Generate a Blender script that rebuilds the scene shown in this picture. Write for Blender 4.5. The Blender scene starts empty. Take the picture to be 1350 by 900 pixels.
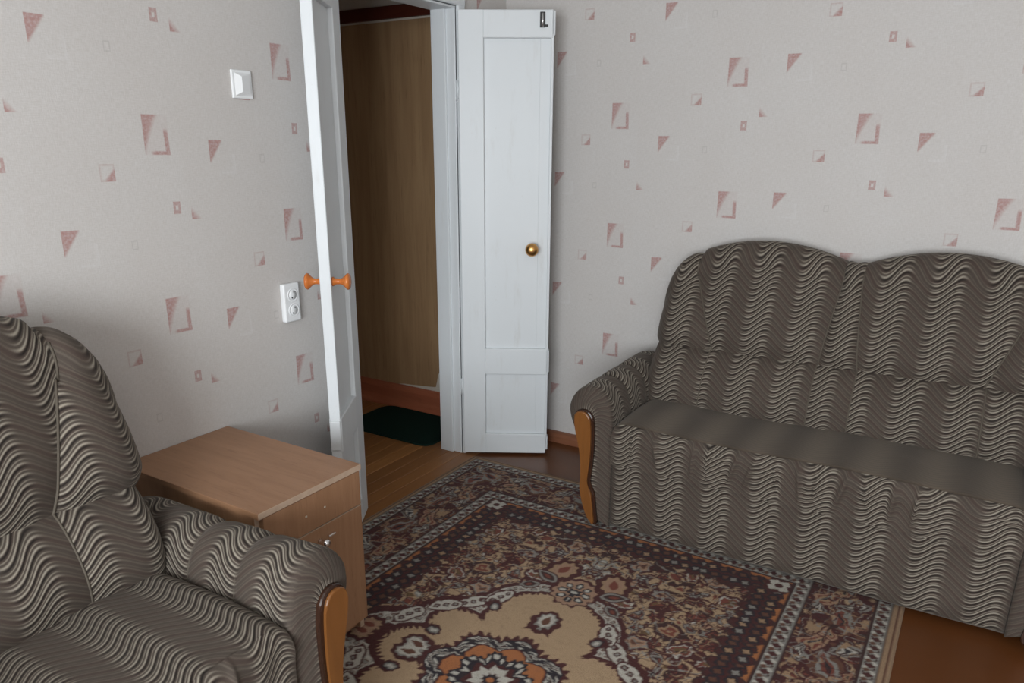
import bpy, bmesh, math, random
import numpy as np
from mathutils import Vector, Matrix
R = math.radians
sc = bpy.context.scene
COL = sc.collection

# ------------------------------------------------------------------ camera
cam_d = bpy.data.cameras.new('camera'); cam = bpy.data.objects.new('camera', cam_d); COL.objects.link(cam)
_p, _yaw, _roll = R(17.49), R(-31.62), R(0.26)
_f = Vector((math.sin(_yaw)*math.cos(_p), math.cos(_yaw)*math.cos(_p), -math.sin(_p)))
_r = Vector((math.cos(_yaw), -math.sin(_yaw), 0)); _u = _r.cross(_f)
_r, _u = _r*math.cos(_roll)+_u*math.sin(_roll), _u*math.cos(_roll)-_r*math.sin(_roll)
cam.matrix_world = Matrix(((_r.x, _u.x, -_f.x, 2.0596), (_r.y, _u.y, -_f.y, -2.86), (_r.z, _u.z, -_f.z, 1.4736), (0, 0, 0, 1)))
cam_d.sensor_fit = 'HORIZONTAL'; cam_d.sensor_width = 36.0
cam_d.lens = 1000.0/1350*36
cam_d.shift_y = 56.0/1350          # the photograph was cropped from a taller frame
cam_d.clip_start = 0.02
sc.camera = cam

# ------------------------------------------------------------------ world, light, exposure
w = bpy.data.worlds.new('sky'); sc.world = w; w.use_nodes = True
w.node_tree.nodes['Background'].inputs[0].default_value = (0.75, 0.85, 1.0, 1)
w.node_tree.nodes['Background'].inputs[1].default_value = 1.0
def area(name, loc, rot, sx, sy, power, col):
    d = bpy.data.lights.new(name, 'AREA'); d.shape = 'RECTANGLE'; d.size = sx; d.size_y = sy
    d.energy = power; d.color = col
    o = bpy.data.objects.new(name, d); COL.objects.link(o); o.location = loc; o.rotation_euler = rot
    return o
# overcast daylight standing in the window opening of the back wall
area('window_back_offscreen', (2.30, -4.86, 1.40), (R(90), 0, 0), 1.9, 1.3, 152, (0.92, 0.97, 1.0))
vs = sc.view_settings
vs.view_transform = 'Standard'; vs.look = 'None'; vs.gamma = 1.0; vs.exposure = 0.0; vs.use_curve_mapping = False

# ------------------------------------------------------------------ node expression helper
class X:
    nt = None
    def __init__(s, k): s.k = k
    @staticmethod
    def op(o, *a, clamp=False):
        n = X.nt.nodes.new('ShaderNodeMath'); n.operation = o; n.use_clamp = clamp
        for i, v in enumerate(a):
            if isinstance(v, X): X.nt.links.new(v.k, n.inputs[i])
            else: n.inputs[i].default_value = float(v)
        return X(n.outputs[0])
    def __add__(s, o): return X.op('ADD', s, o)
    __radd__ = __add__
    def __sub__(s, o): return X.op('SUBTRACT', s, o)
    def __rsub__(s, o): return X.op('SUBTRACT', o, s)
    def __mul__(s, o): return X.op('MULTIPLY', s, o)
    __rmul__ = __mul__
    def __truediv__(s, o): return X.op('DIVIDE', s, o)
def xmin(a, b): return X.op('MINIMUM', a, b)
def xmax(a, b): return X.op('MAXIMUM', a, b)
def xabs(a): return X.op('ABSOLUTE', a)
def xsin(a): return X.op('SINE', a)
def xcos(a): return X.op('COSINE', a)
def xpow(a, b): return X.op('POWER', a, b)
def frac(a): return X.op('FRACT', a)
def flo(a): return X.op('FLOOR', a)
def wrap(a, p): return X.op('WRAP', a, p/2, -p/2)
def sstep(a, b, x):
    n = X.nt.nodes.new('ShaderNodeMapRange'); n.interpolation_type = 'SMOOTHSTEP'
    X.nt.links.new(x.k, n.inputs[0]); n.inputs[1].default_value = a; n.inputs[2].default_value = b
    if a > b:
        n.inputs[1].default_value = b; n.inputs[2].default_value = a; n.inputs[3].default_value = 1; n.inputs[4].default_value = 0
    return X(n.outputs[0])
def band(lo, hi, x, e): return sstep(lo-e, lo+e, x)*sstep(hi+e, hi-e, x)
def noise(vec, scale, detail=3, rough=.5, dist=0):
    n = X.nt.nodes.new('ShaderNodeTexNoise'); X.nt.links.new(vec, n.inputs['Vector'])
    n.inputs['Scale'].default_value = scale; n.inputs['Detail'].default_value = detail
    n.inputs['Roughness'].default_value = rough; n.inputs['Distortion'].default_value = dist
    return X(n.outputs['Fac'])
def mapping(vec, scale):
    n = X.nt.nodes.new('ShaderNodeMapping'); X.nt.links.new(vec, n.inputs[0]); n.inputs['Scale'].default_value = scale
    return n.outputs[0]
def mix(fac, a, b):
    n = X.nt.nodes.new('ShaderNodeMix'); n.data_type = 'RGBA'
    if isinstance(fac, X): X.nt.links.new(fac.k, n.inputs[0])
    else: n.inputs[0].default_value = fac
    for i, c in ((6, a), (7, b)):
        if isinstance(c, tuple): n.inputs[i].default_value = (*c, 1)
        else: X.nt.links.new(c, n.inputs[i])
    return n.outputs[2]
def lin(r, g, b):
    f = lambda c: (c/255/12.92) if c/255 <= .04045 else ((c/255+.055)/1.055)**2.4
    return (f(r), f(g), f(b))
def new_mat(name, rough=.6, col=None, metal=0, spec=.5):
    m = bpy.data.materials.new(name); m.use_nodes = True; X.nt = m.node_tree
    b = m.node_tree.nodes['Principled BSDF']
    b.inputs['Roughness'].default_value = rough; b.inputs['Metallic'].default_value = metal
    b.inputs['Specular IOR Level'].default_value = spec
    if col is not None:
        if isinstance(col, tuple): b.inputs['Base Color'].default_value = (*col, 1)
    return m, b
def coords(kind):
    n = X.nt.nodes.new('ShaderNodeTexCoord'); return n.outputs[kind]
def sep(v):
    n = X.nt.nodes.new('ShaderNodeSeparateXYZ'); X.nt.links.new(v, n.inputs[0])
    return X(n.outputs[0]), X(n.outputs[1]), X(n.outputs[2])
def setcol(b, c): X.nt.links.new(c, b.inputs['Base Color'])
def bump(b, h, strength, dist=.002):
    n = X.nt.nodes.new('ShaderNodeBump'); n.inputs['Strength'].default_value = strength; n.inputs['Distance'].default_value = dist
    X.nt.links.new(h.k, n.inputs['Height']); X.nt.links.new(n.outputs[0], b.inputs['Normal'])

MAT = {}
# wallpaper: UV is in metres from the large motif of each strip
def wallpaper():
    m, b = new_mat('wallpaper', .75, spec=.25)
    uv = coords('UV'); u, v, _ = sep(uv)
    P = .522
    nz = noise(uv, 130, 2)
    def local(cx, cy, wd, hg):
        t = (u-(cx-wd/2))/wd
        s = (hg/2-wrap(v-cy, P))/hg
        inside = band(0, 1, t, .02)*band(0, 1, s, .02)
        return t, s, inside
    t, s, i = local(0, 0, .082, .110)
    tri = sstep(1.25, .75, xpow(xmax(t/.60, 0.0001), .85)+xpow(xmax(s/.98, .0001), .85))
    rb = band(.83, 1.0, t+(1-s)*.05, .04)*sstep(.28, .45, s)
    bb = band(.90, 1.0, s, .03)*sstep(.15, .4, t)
    big = i*xmax(xmax(tri, xmax(rb, bb)), .10)
    t, s, i = local(-.298, -.278, .052, .068)
    trim_ = i*sstep(1.12, .86, t+s)
    t, s, i = local(-.167, -.10, .045, .046)
    d = xmax(xabs(t-.5), xabs(s-.5))
    med = i*xmax(sstep(.34, .48, d)*.45, sstep(1.1, 1.4, t+s))
    t, s, i = local(.04, -.205, .025, .036)
    d = xmax(xabs(t-.5), xabs(s-.5))
    ring = i*sstep(.10, .24, d)*.85
    t, s, i = local(-.393, .07, .042, .044)
    dk = i*sstep(1.0, .3, t+(1-s))
    t, s, i = local(-.115, -.30, .02, .028)
    d = xmax(xabs(t-.5), xabs(s-.5))
    pale = i*sstep(.3, .38, d)*.16
    t, s, i = local(-.255, -.315, .055, .06)
    d = xmax(t, s)
    white = i*sstep(.75, .98, d)
    fade = sstep(.2, .75, nz)*.35+.42
    mask = xmin(xmax(xmax(big, trim_), xmax(med, xmax(ring, dk))), 1)*fade
    cloud = noise(mapping(uv, (1, 1, 1)), 3.0, 3)
    weave = noise(mapping(uv, (60, 420, 1)), 1, 2)*.5+noise(mapping(uv, (420, 60, 1)), 1, 2)*.5
    base = mix(cloud, lin(201, 196, 193), lin(207, 205, 204))
    base = mix(sstep(.25, .75, weave)*.42, base, lin(172, 165, 158))
    base = mix(white*.16, base, lin(220, 220, 222))
    base = mix(pale, base, lin(110, 105, 100))
    base = mix(mask, base, lin(160, 106, 101))
    setcol(b, base); bump(b, weave, .35, .0015)
    return m
MAT['paper'] = wallpaper()

def fabric(name, dark, mid, light, rim=.3, fade=.88, dw=0):
    m, b = new_mat(name, .85, spec=.2)
    uv = coords('UV'); u, v, _ = sep(uv)
    n1 = noise(uv, 7, 2)
    ph = u*(2*math.pi/.172)
    ph2 = ph+xsin(ph)*-.08
    sv = (v+xsin(ph2)*.026+(n1-.5)*.012)/.0215
    p = frac(sv); alt = frac(sv*.5)
    slope = xcos(ph2)
    con = 1-sstep(-.25, .75, slope)*fade
    lt = band(.66, .84, p, .10)*con*.85
    lt2 = band(.08, .18, p, .07)*con*.55
    dkl = band(.34-dw, .56, p, .11)*con*.9
    red = band(.02, .40, alt, .1)*.30
    fuzz = noise(uv, 700, 2)
    c = mix(sstep(.3, .7, n1)*.6, mid, tuple(x*.80 for x in mid))
    c = mix(red, c, tuple(x*y for x, y in zip(mid, (.85, .60, .60))))
    c = mix(xmin(lt2, 1), c, light)
    c = mix(dkl, c, dark)
    c = mix(lt, c, light)
    c = mix(sstep(.3, .8, fuzz)*.25, c, dark)
    setcol(b, c)
    b.inputs['Sheen Weight'].default_value = rim; b.inputs['Sheen Roughness'].default_value = .45
    b.inputs['Sheen Tint'].default_value = (.85, .78, .70, 1)
    bump(b, band(.5, .95, p, .2)*con+fuzz*.15, .45, .003)
    return m
MAT['fab'] = fabric('wave_velvet', lin(30, 26, 24), lin(80, 71, 64), lin(164, 156, 142), .12)
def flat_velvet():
    m, b = new_mat('painted_sheen_velvet', .85, spec=.2)
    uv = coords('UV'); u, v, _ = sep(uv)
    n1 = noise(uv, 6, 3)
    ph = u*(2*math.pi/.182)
    sheen_bands = xsin(ph+(n1-.5)*.6)*.5+.5  # nap sheen along the wave pattern, painted into the colour as soft bands
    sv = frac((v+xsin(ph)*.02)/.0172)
    c = mix(sheen_bands, lin(78, 68, 58), lin(100, 89, 77))
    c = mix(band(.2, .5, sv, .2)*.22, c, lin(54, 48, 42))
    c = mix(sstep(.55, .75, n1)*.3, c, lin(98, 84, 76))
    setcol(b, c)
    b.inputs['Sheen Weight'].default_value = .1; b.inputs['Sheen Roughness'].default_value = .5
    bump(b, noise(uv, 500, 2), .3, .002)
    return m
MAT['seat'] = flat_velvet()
def wood(name, c1, c2, c3, scale, rough, stretch=(14, 14, 1), spec=.4, b_=.15):
    m, b = new_mat(name, rough, spec=spec)
    o = coords('Object'); mp = mapping(o, stretch)
    n1 = noise(mp, scale, 5, .6, .6); n2 = noise(mp, scale*5, 3, .6)
    c = mix(sstep(.3, .7, n1), c1, c2); c = mix(sstep(.55, .8, n2)*.6, c, c3)
    setcol(b, c); bump(b, n2, b_, .001)
    return m
MAT['trim_wood'] = wood('amber_lacquered_wood', lin(112, 70, 34), lin(124, 79, 40), lin(88, 54, 28), 1.2, .28, (12, 12, 1.2))
MAT['trim_dark'] = wood('dark_lacquered_wood', lin(48, 30, 22), lin(60, 38, 28), lin(36, 22, 18), 1.5, .22, (12, 12, 1.2))
MAT['cab'] = wood('brown_laminate', lin(148, 110, 82), lin(160, 121, 92), lin(122, 86, 62), 1.6, .42, (2, 20, 20))
MAT['cab_front'] = wood('brown_laminate_front', lin(148, 110, 82), lin(160, 121, 92), lin(122, 86, 62), 1.6, .45, (20, 20, 2))
MAT['cab_edge'] = wood('pale_edge_band', lin(176, 152, 132), lin(186, 162, 142), lin(160, 136, 116), 2, .45, (3, 20, 20))
MAT['hall_panel'] = wood('oak_print_wallpaper', lin(190, 156, 118), lin(172, 138, 102), lin(132, 98, 68), 1.1, .5, (16, 16, 1.1))
MAT['hall_dark'] = wood('oak_print_hall_paper', lin(190, 156, 118), lin(172, 138, 102), lin(132, 98, 68), 1.1, .6, (16, 16, 1.1))
def base_wood(name, c1, c2, rough): return wood(name, c1, c2, tuple(x*.75 for x in c1), .9, rough, (1.5, 10, 10))
MAT['red_base'] = base_wood('red_brown_painted_skirting', lin(180, 104, 76), lin(194, 118, 88), .32)
MAT['brown_base'] = base_wood('brown_painted_skirting', lin(128, 82, 58), lin(138, 90, 66), .4)
def floor_paint():
    m, b = new_mat('brown_floor_paint', .3, spec=.5)
    o = coords('Object')
    n = noise(mapping(o, (1, 3, 1)), 2.2, 4); n2 = noise(o, 220, 2)
    c = mix(n, lin(92, 53, 26), lin(105, 62, 33))
    c = mix(sstep(.62, .75, n2)*.5, c, lin(112, 66, 38))
    setcol(b, c); bump(b, n, .15, .002)
    return m
MAT['floor'] = floor_paint()
def planks_mat(name, a, c_, d):
    m, b = new_mat(name, .38, spec=.45)
    oi = X.nt.nodes.new('ShaderNodeObjectInfo')
    o = coords('Object')
    n1 = noise(mapping(o, (30, 1.6, 8)), 1.0, 5, .6, .5)
    c = mix(sstep(.3, .72, n1), a, c_)
    c = mix(X(oi.outputs['Random'])*.75, c, d)
    setcol(b, c); bump(b, n1, .1, .001)
    return m
MAT['plank'] = planks_mat('ochre_varnished_plank', lin(186, 132, 80), lin(164, 112, 66), lin(118, 76, 46))
def paint(name, c, dirt, rough=.42):
    m, b = new_mat(name, rough, spec=.4)
    o = coords('Object')
    n = noise(mapping(o, (6, 6, 1.2)), 3, 5, .65); n2 = noise(o, 60, 3)
    c1 = mix(sstep(.55, .8, n)*.4, c, dirt); c1 = mix(sstep(.68, .78, n2)*.25, c1, dirt)
    setcol(b, c1); bump(b, n2+n, .12, .002)
    return m
MAT['white'] = paint('white_door_enamel', lin(214, 218, 221), lin(188, 186, 182))
MAT['ceil'] = paint('whitewash', lin(225, 224, 220), lin(210, 208, 204), .9)
MAT['plaster'] = paint('bare_white_plaster', lin(232, 224, 212), lin(212, 202, 188), .9)
MAT['back_wall'] = paint('plain_wall_paint', lin(202, 198, 194), lin(190, 186, 182), .8)
MAT['gold'] = new_mat('brushed_gold', .32, lin(216, 166, 104), 1.0)[0]
MAT['copper_wood'] = wood('orange_varnished_wood', lin(196, 110, 52), lin(208, 124, 62), lin(170, 90, 42), 2, .22)
MAT['chrome'] = new_mat('chrome', .15, (.85, .85, .87), 1.0)[0]
MAT['iron'] = new_mat('dark_iron', .5, lin(48, 46, 46), .6)[0]
MAT['hole'] = new_mat('pale_screw_hole', .7, lin(205, 195, 180))[0]
def plastic():
    m, b = new_mat('white_plastic', .35, spec=.5)
    setcol(b, mix(noise(coords('Object'), 20, 2)*.3, lin(236, 238, 240), lin(224, 226, 226)))
    return m
MAT['plastic'] = plastic()
MAT['socket_dark'] = new_mat('dark_socket_hole', .8, lin(40, 40, 42))[0]
def mat_green():
    m, b = new_mat('dark_green_pile', .95, spec=.1)
    o = coords('Object'); n = noise(o, 260, 3)
    setcol(b, mix(n, lin(18, 40, 38), lin(38, 66, 58))); bump(b, n, .8, .006)
    return m
MAT['green'] = mat_green()
def rug_mat():
    m, b = new_mat('woven_wool_pile', .95, spec=.1)
    a = X.nt.nodes.new('ShaderNodeAttribute'); a.attribute_name = 'weave'; a.attribute_type = 'GEOMETRY'
    o = coords('Object'); n = noise(o, 420, 2); n2 = noise(o, 60, 3)
    c = mix(sstep(.3, .8, n)*.35, a.outputs['Color'], lin(60, 44, 40))
    c = mix(sstep(.45, .75, n2)*.14, c, lin(90, 74, 62))
    setcol(b, c); bump(b, n, .6, .004)
    b.inputs['Sheen Weight'].default_value = .08
    return m
MAT['rug'] = rug_mat()
def glass_mat():
    m, b = new_mat('window_glass', .02, (1, 1, 1)); b.inputs['Transmission Weight'].default_value = 1; b.inputs['IOR'].default_value = 1.02
    return m
MAT['glass'] = glass_mat()

# ------------------------------------------------------------------ mesh helpers
def tag(o, label=None, cat=None, group=None, kind=None):
    if label: o['label'] = label
    if cat: o['category'] = cat
    if group: o['group'] = group
    if kind: o['kind'] = kind
    return o
def empty(name, loc, rz=0):
    o = bpy.data.objects.new(name, None); COL.objects.link(o); o.location = loc; o.rotation_euler = (0, 0, rz)
    o.empty_display_size = .1
    return o
def link(name, me, mat, parent=None, loc=(0, 0, 0), rot=(0, 0, 0)):
    o = bpy.data.objects.new(name, me); COL.objects.link(o)
    if mat is not None and not me.materials: me.materials.append(mat)
    o.location = loc; o.rotation_euler = rot
    if parent: o.parent = parent
    return o
def mesh(name, verts, faces, uvs=None, smooth=True):
    me = bpy.data.meshes.new(name); me.from_pydata([tuple(v) for v in verts], [], faces)
    if uvs is not None:
        l = me.uv_layers.new(name='UVMap')
        idx = np.empty(len(me.loops), dtype=np.int32); me.loops.foreach_get('vertex_index', idx)
        l.data.foreach_set('uv', np.asarray(uvs, dtype=np.float32)[idx].ravel())
    if smooth: me.polygons.foreach_set('use_smooth', [True]*len(me.polygons))
    me.update()
    return me
def bm_mesh(name, bm, smooth=False):
    bmesh.ops.recalc_face_normals(bm, faces=bm.faces)
    me = bpy.data.meshes.new(name); bm.to_mesh(me); bm.free()
    if smooth: me.polygons.foreach_set('use_smooth', [True]*len(me.polygons))
    return me
def bm_box(bm, lo, hi, bev=0, seg=2):
    lo = Vector(lo); hi = Vector(hi)
    r = bmesh.ops.create_cube(bm, size=1.0)
    vs_ = r['verts']
    for v in vs_: v.co = Vector(((lo.x+hi.x)/2+v.co.x*(hi.x-lo.x), (lo.y+hi.y)/2+v.co.y*(hi.y-lo.y), (lo.z+hi.z)/2+v.co.z*(hi.z-lo.z)))
    if bev:
        es = list({e for v in vs_ for e in v.link_edges})
        bmesh.ops.bevel(bm, geom=es, offset=bev, segments=seg, affect='EDGES', profile=.5)
def box(name, lo, hi, mat, parent=None, bev=.0, seg=2):
    bm = bmesh.new(); bm_box(bm, lo, hi, bev, seg)
    return link(name, bm_mesh(name, bm), mat, parent)
def grid_faces(nu, nv, off=0, flip=False, wrapu=False):
    f = []
    for j in range(nv-1):
        for i in range(nu-1 if not wrapu else nu):
            a = off+j*nu+i; b_ = off+j*nu+(i+1) % nu; c = b_+nu; d = a+nu
            f.append((a, d, c, b_) if flip else (a, b_, c, d))
    return f
def prism(name, pts, depth, mat, parent=None, bev=0, axis='y', seg=2):
    """outline pts (a, z) extruded along y from 0 to depth"""
    bm = bmesh.new()
    vs0 = [bm.verts.new((a, 0, z)) for a, z in pts]; vs1 = [bm.verts.new((a, depth, z)) for a, z in pts]
    n = len(pts); bm.faces.new(vs0); bm.faces.new(vs1[::-1])
    for i in range(n): bm.faces.new((vs0[i], vs1[i], vs1[(i+1) % n], vs0[(i+1) % n]))
    if bev:
        es = [e for e in bm.edges if abs(e.verts[0].co.y-e.verts[1].co.y) < 1e-6 and e.verts[0].co.y < 1e-6]
        bmesh.ops.bevel(bm, geom=es, offset=bev, segments=seg, affect='EDGES', profile=.5)
    return link(name, bm_mesh(name, bm), mat, parent)
def lathe(name, prof, mat, parent, seg=28, M=None):
    """prof (r, h) turned about local +Y (h along y)"""
    v, f = [], []
    for r_, h in prof:
        for k in range(seg):
            a = 2*math.pi*k/seg; v.append(Vector((r_*math.cos(a), h, r_*math.sin(a))))
    for j in range(len(prof)-1):
        for k in range(seg):
            f.append((j*seg+k, (j+1)*seg+k, (j+1)*seg+(k+1) % seg, j*seg+(k+1) % seg))
    f.append(tuple(range(seg))); f.append(tuple(range((len(prof)-1)*seg, len(prof)*seg))[::-1])
    if M is not None: v = [M @ p for p in v]
    return link(name, mesh(name, v, f), mat, parent)
def tube(name, pts, rad, mat, parent, seg=6):
    pts = [Vector(p) for p in pts]; v, f = [], []
    for i, p in enumerate(pts):
        t = (pts[min(i+1, len(pts)-1)]-pts[max(i-1, 0)]).normalized()
        a = t.orthogonal().normalized(); b_ = t.cross(a)
        if i and (pa.dot(a) < 0 or True):
            a = (pa-t*pa.dot(t)).normalized(); b_ = t.cross(a)
        pa = a
        for k in range(seg):
            an = 2*math.pi*k/seg; v.append(p+a*rad*math.cos(an)+b_*rad*math.sin(an))
    f = grid_faces(seg, len(pts), wrapu=True)
    f.append(tuple(range(seg))[::-1]); f.append(tuple(range((len(pts)-1)*seg, len(pts)*seg)))
    return link(name, mesh(name, v, f), mat, parent)

# ================================================================== SETTING
WY = .42          # wall behind the sofa
HC = 2.55         # ceiling height
BACK = -4.8; SIDE = 3.6
TH = .11          # thickness of the partition with the doorway
OY0, OY1, OZ = -.72, .012, 2.03     # door opening
def paper_wall(name, strips, P, axis, plane, z0, z1, holes, sgn, thick):
    """one quad column per wallpaper strip (split at the holes), backed by a slab"""
    v, f, uv = [], [], []
    for (a0, a1, abig, zbig, k) in strips:
        cuts = sorted({a0, a1, *[h for hh in holes for h in hh[:2] if a0 < h < a1]})
        for c0, c1 in zip(cuts, cuts[1:]):
            zz0, zz1 = z0, z1
            for (h0, h1, hz) in holes:
                if c0 >= h0-1e-6 and c1 <= h1+1e-6: zz0 = hz
            i = len(v)
            for a, z in ((c0, zz0), (c1, zz0), (c1, zz1), (c0, zz1)):
                v.append((plane, a, z) if axis == 'y' else (a, plane, z)); uv.append(((a-abig)*k, z-zbig))
            f.append((i, i+1, i+2, i+3))
    n = len(v); nf = len(f)
    d = Vector((-thick, 0, 0)) if axis == 'y' else Vector((0, thick, 0))
    v2 = [Vector(p)+d for p in v]
    f2 = [tuple(i+n for i in q[::-1]) for q in f]
    side = []
    for q in f:
        for a, b_ in ((q[0], q[1]), (q[1], q[2]), (q[2], q[3]), (q[3], q[0])): side.append((b_, a, a+n, b_+n))
    me = mesh(name, v+v2, f+f2+side, uv+uv, smooth=False)
    o = link(name, me, MAT['paper']); tag(o, kind='structure')
    return o
kL = .505/.487
SL = [(-4.8, -4.29, -4.37, 1.1, kL), (-4.29, -3.803, -3.88, 1.4, kL), (-3.803, -3.315, -3.4, 1.2, kL), (-3.315, -2.827, -2.9, 1.5, kL), (-2.827, -2.340, -2.414, 1.30, kL), (-2.340, -1.852, -1.926, 1.104, kL),
      (-1.852, -1.382, -1.457, 1.496, kL), (-1.382, -.895, -.972, 1.728, kL), (-.895, -.41, -.485, 1.40, kL), (-.41, .08, 0, 1.65, kL), (.08, WY, .49, 1.3, kL)]
wl = paper_wall('wall_left', SL, .522, 'y', 0, 0, HC, [(OY0, OY1, OZ)], 1, TH)
SR = [(0, .19, .11, 1.32, 1), (.19, .685, .598, 1.597, 1), (.685, 1.19, 1.105, 1.757, 1), (1.19, 1.70, 1.617, 1.537, 1), (1.70, 2.20, 2.117, 1.766, 1),
      (2.20, 2.71, 2.62, 1.54, 1), (2.71, 3.21, 3.13, 1.75, 1), (3.21, 3.6, 3.63, 1.5, 1)]
wr = paper_wall('wall_right', SR, .522, 'x', WY, 0, HC, [], 1, .1)
wl['label'] = 'left wall in pale linen wallpaper with pink squares, around the doorway'
wr['label'] = 'wall behind the sofa in pale linen wallpaper with pink squares'
o = box('wall_side', (SIDE, BACK, 0), (SIDE+.1, WY+.1, HC), MAT['back_wall']); tag(o, 'plain side wall of the room', kind='structure')
# back wall with the window opening
bm = bmesh.new()
WX0, WX1, WZ0, WZ1 = 1.33, 3.27, .7, 2.1
for lo, hi in (((-TH, BACK-.15, 0), (WX0, BACK, HC)), ((WX1, BACK-.15, 0), (SIDE+.1, BACK, HC)), ((WX0, BACK-.15, 0), (WX1, BACK, WZ0)), ((WX0, BACK-.15, WZ1), (WX1, BACK, HC))):
    bm_box(bm, lo, hi)
o = link('wall_back', bm_mesh('wall_back', bm), MAT['back_wall']); tag(o, 'plain wall with the window behind the viewer', kind='structure')
win = empty('window_1', (0, 0, 0)); tag(win, 'white framed window in the back wall', kind='structure')
bm = bmesh.new()
for lo, hi in (((WX0, BACK-.14, WZ0), (WX0+.06, BACK-.09, WZ1)), ((WX1-.06, BACK-.14, WZ0), (WX1, BACK-.09, WZ1)), ((WX0, BACK-.14, WZ0), (WX1, BACK-.09, WZ0+.06)), ((WX0, BACK-.14, WZ1-.06), (WX1, BACK-.09, WZ1)), ((2.275, BACK-.14, WZ0), (2.325, BACK-.09, WZ1))):
    bm_box(bm, lo, hi)
link('window_frame', bm_mesh('window_frame', bm), MAT['white'], win)
box('window_sill', (WX0-.05, BACK-.1, WZ0-.04), (WX1+.05, BACK+.12, WZ0), MAT['white'], win, .004)
for x0, x1 in ((WX0+.06, 2.275), (2.325, WX1-.06)):
    box('pane', (x0, BACK-.118, WZ0+.06), (x1, BACK-.114, WZ1-.06), MAT['glass'], win)
o = box('floor', (.078, BACK-.15, -.1), (SIDE+.1, WY+.1, 0), MAT['floor']); tag(o, 'brown painted floor of the room', kind='structure')
o = box('ceiling', (-1.5, BACK-.15, HC), (SIDE+.1, WY+.15, HC+.1), MAT['ceil']); tag(o, 'whitewashed ceiling', kind='structure')
# skirting along the sofa wall
prof = [(0, 0), (-.034, 0), (-.034, .03), (-.026, .044), (-.014, .05), (0, .052)]
def skirting(name, prof, x0, x1, ywall, mat):
    v = [(x, ywall+a, z) for x in (x0, x1) for a, z in prof]; n = len(prof)
    f = [(i, (i+1) % n, n+(i+1) % n, n+i) for i in range(n)]+[tuple(range(n))[::-1], tuple(range(n, 2*n))]
    me = mesh(name, v, f, smooth=False); return link(name, me, mat)
o = skirting('baseboard_right', prof, 0, SIDE, WY, MAT['brown_base']); tag(o, 'brown painted skirting below the sofa wall', kind='structure')

# ---- hall beyond the doorway
o = box('wall_hall', (-1.45, WY, 0), (-TH, WY+.1, HC), MAT['plaster']); tag(o, 'hall wall of bare white plaster under the oak-print paper', kind='structure')
# oak-print covering with a torn lower right corner
random.seed(4)
pts = [(-1.44, .11), (-1.2, .115), (-.95, .118), (-.80, .122), (-.76, .128), (-.70, .138), (-.62, .143), (-.53, .15), (-.47, .156), (-.46, .19), (-.452, .23), (-.438, .25), (-.44, .29), (-.43, .32), (-.432, .35), (-.415, .38), (-.405, .40), (-.395, .46), (-.35, .5), (-.13, .52), (-.13, 2.07), (-1.44, 2.07)]
o = prism('wall_covering', [(a, z) for a, z in pts], .004, MAT['hall_panel'], wall_h := None)
o.location = (0, WY-.004, 0); tag(o, 'oak-print wall covering torn at its lower edge in the hall', kind='structure'); o.name = 'wall_hall_covering'
o = box('trim_1', (-1.45, WY-.025, 2.08), (-TH, WY, 2.14), wood('dark_red_rail', lin(96, 44, 32), lin(104, 50, 38), lin(80, 36, 28), 1, .5, (1.5, 10, 10)), None, .004); tag(o, 'dark red rail above the oak-print covering in the hall', kind='structure')
prof = [(0, 0), (-.05, 0), (-.05, .012), (-.034, .028), (-.026, .05), (-.026, .10), (-.018, .122), (-.008, .13), (0, .13)]
o = skirting('baseboard_hall', prof, -1.45, -TH, WY, MAT['red_base']); tag(o, 'red-brown moulded skirting in the hall', kind='structure')
o = box('wall_hall_far', (-1.55, -2.2, 0), (-1.45, WY+.1, HC), MAT['hall_dark']); tag(o, 'far wall of the hall', kind='structure')
o = box('wall_hall_end', (-1.55, -2.3, 0), (-TH, -2.2, HC), MAT['hall_dark']); tag(o, 'end wall of the hall', kind='structure')
# hall floor of separate planks
fl = box('floor_hall', (-1.55, -2.3, -.1), (.078, WY+.1, -.012), MAT['trim_dark']); tag(fl, 'ochre plank floor of the hall running to the rug', kind='structure')
pw = .074; rnd = random.Random(11)
bm = bmesh.new(); bm_box(bm, (-pw/2+.0012, -1.3, -.012), (pw/2-.0012, 1.3, 0), .0015, 1); plank_me = bm_mesh('plank', bm)
x = .078-pw/2
while x > -1.5:
    # long boards; the strip under the wall is continuous through the doorway
    y = -.9 if x > -.12 else -.92
    o = link('plank', plank_me, MAT['plank'], fl); o.location = (x, -.92, 0)
    x -= pw
# ---- door frame
fr = empty('trim_2', (0, 0, 0)); tag(fr, 'white painted door frame with worn edges', kind='structure')
box('jamb', (-TH-.01, OY1-.004, 0), (.0, OY1+.03, OZ+.03), MAT['white'], fr, .004)
box('door_stop', (-TH-.01, OY1-.016, 0), (-.045, OY1, OZ+.0), MAT['white'], fr, .003)
box('casing', (0, OY1+.002, 0), (.018, OY1+.05, OZ+.05), MAT['white'], fr, .005)
box('jamb', (-TH-.01, OY0-.03, 0), (0, OY0+.004, OZ+.03), MAT['white'], fr, .004)
box('door_stop', (-TH-.01, OY0, 0), (-.045, OY0+.016, OZ), MAT['white'], fr, .003)
box('casing', (0, OY0-.05, 0), (.018, OY0-.002, OZ+.05), MAT['white'], fr, .005)
box('head', (-TH-.01, OY0, OZ-.008), (0, OY1, OZ+.03), MAT['white'], fr, .004)
box('head_casing', (0, OY0-.05, OZ+.002), (.02, OY1+.05, OZ+.05), MAT['white'], fr, .005)

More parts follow.
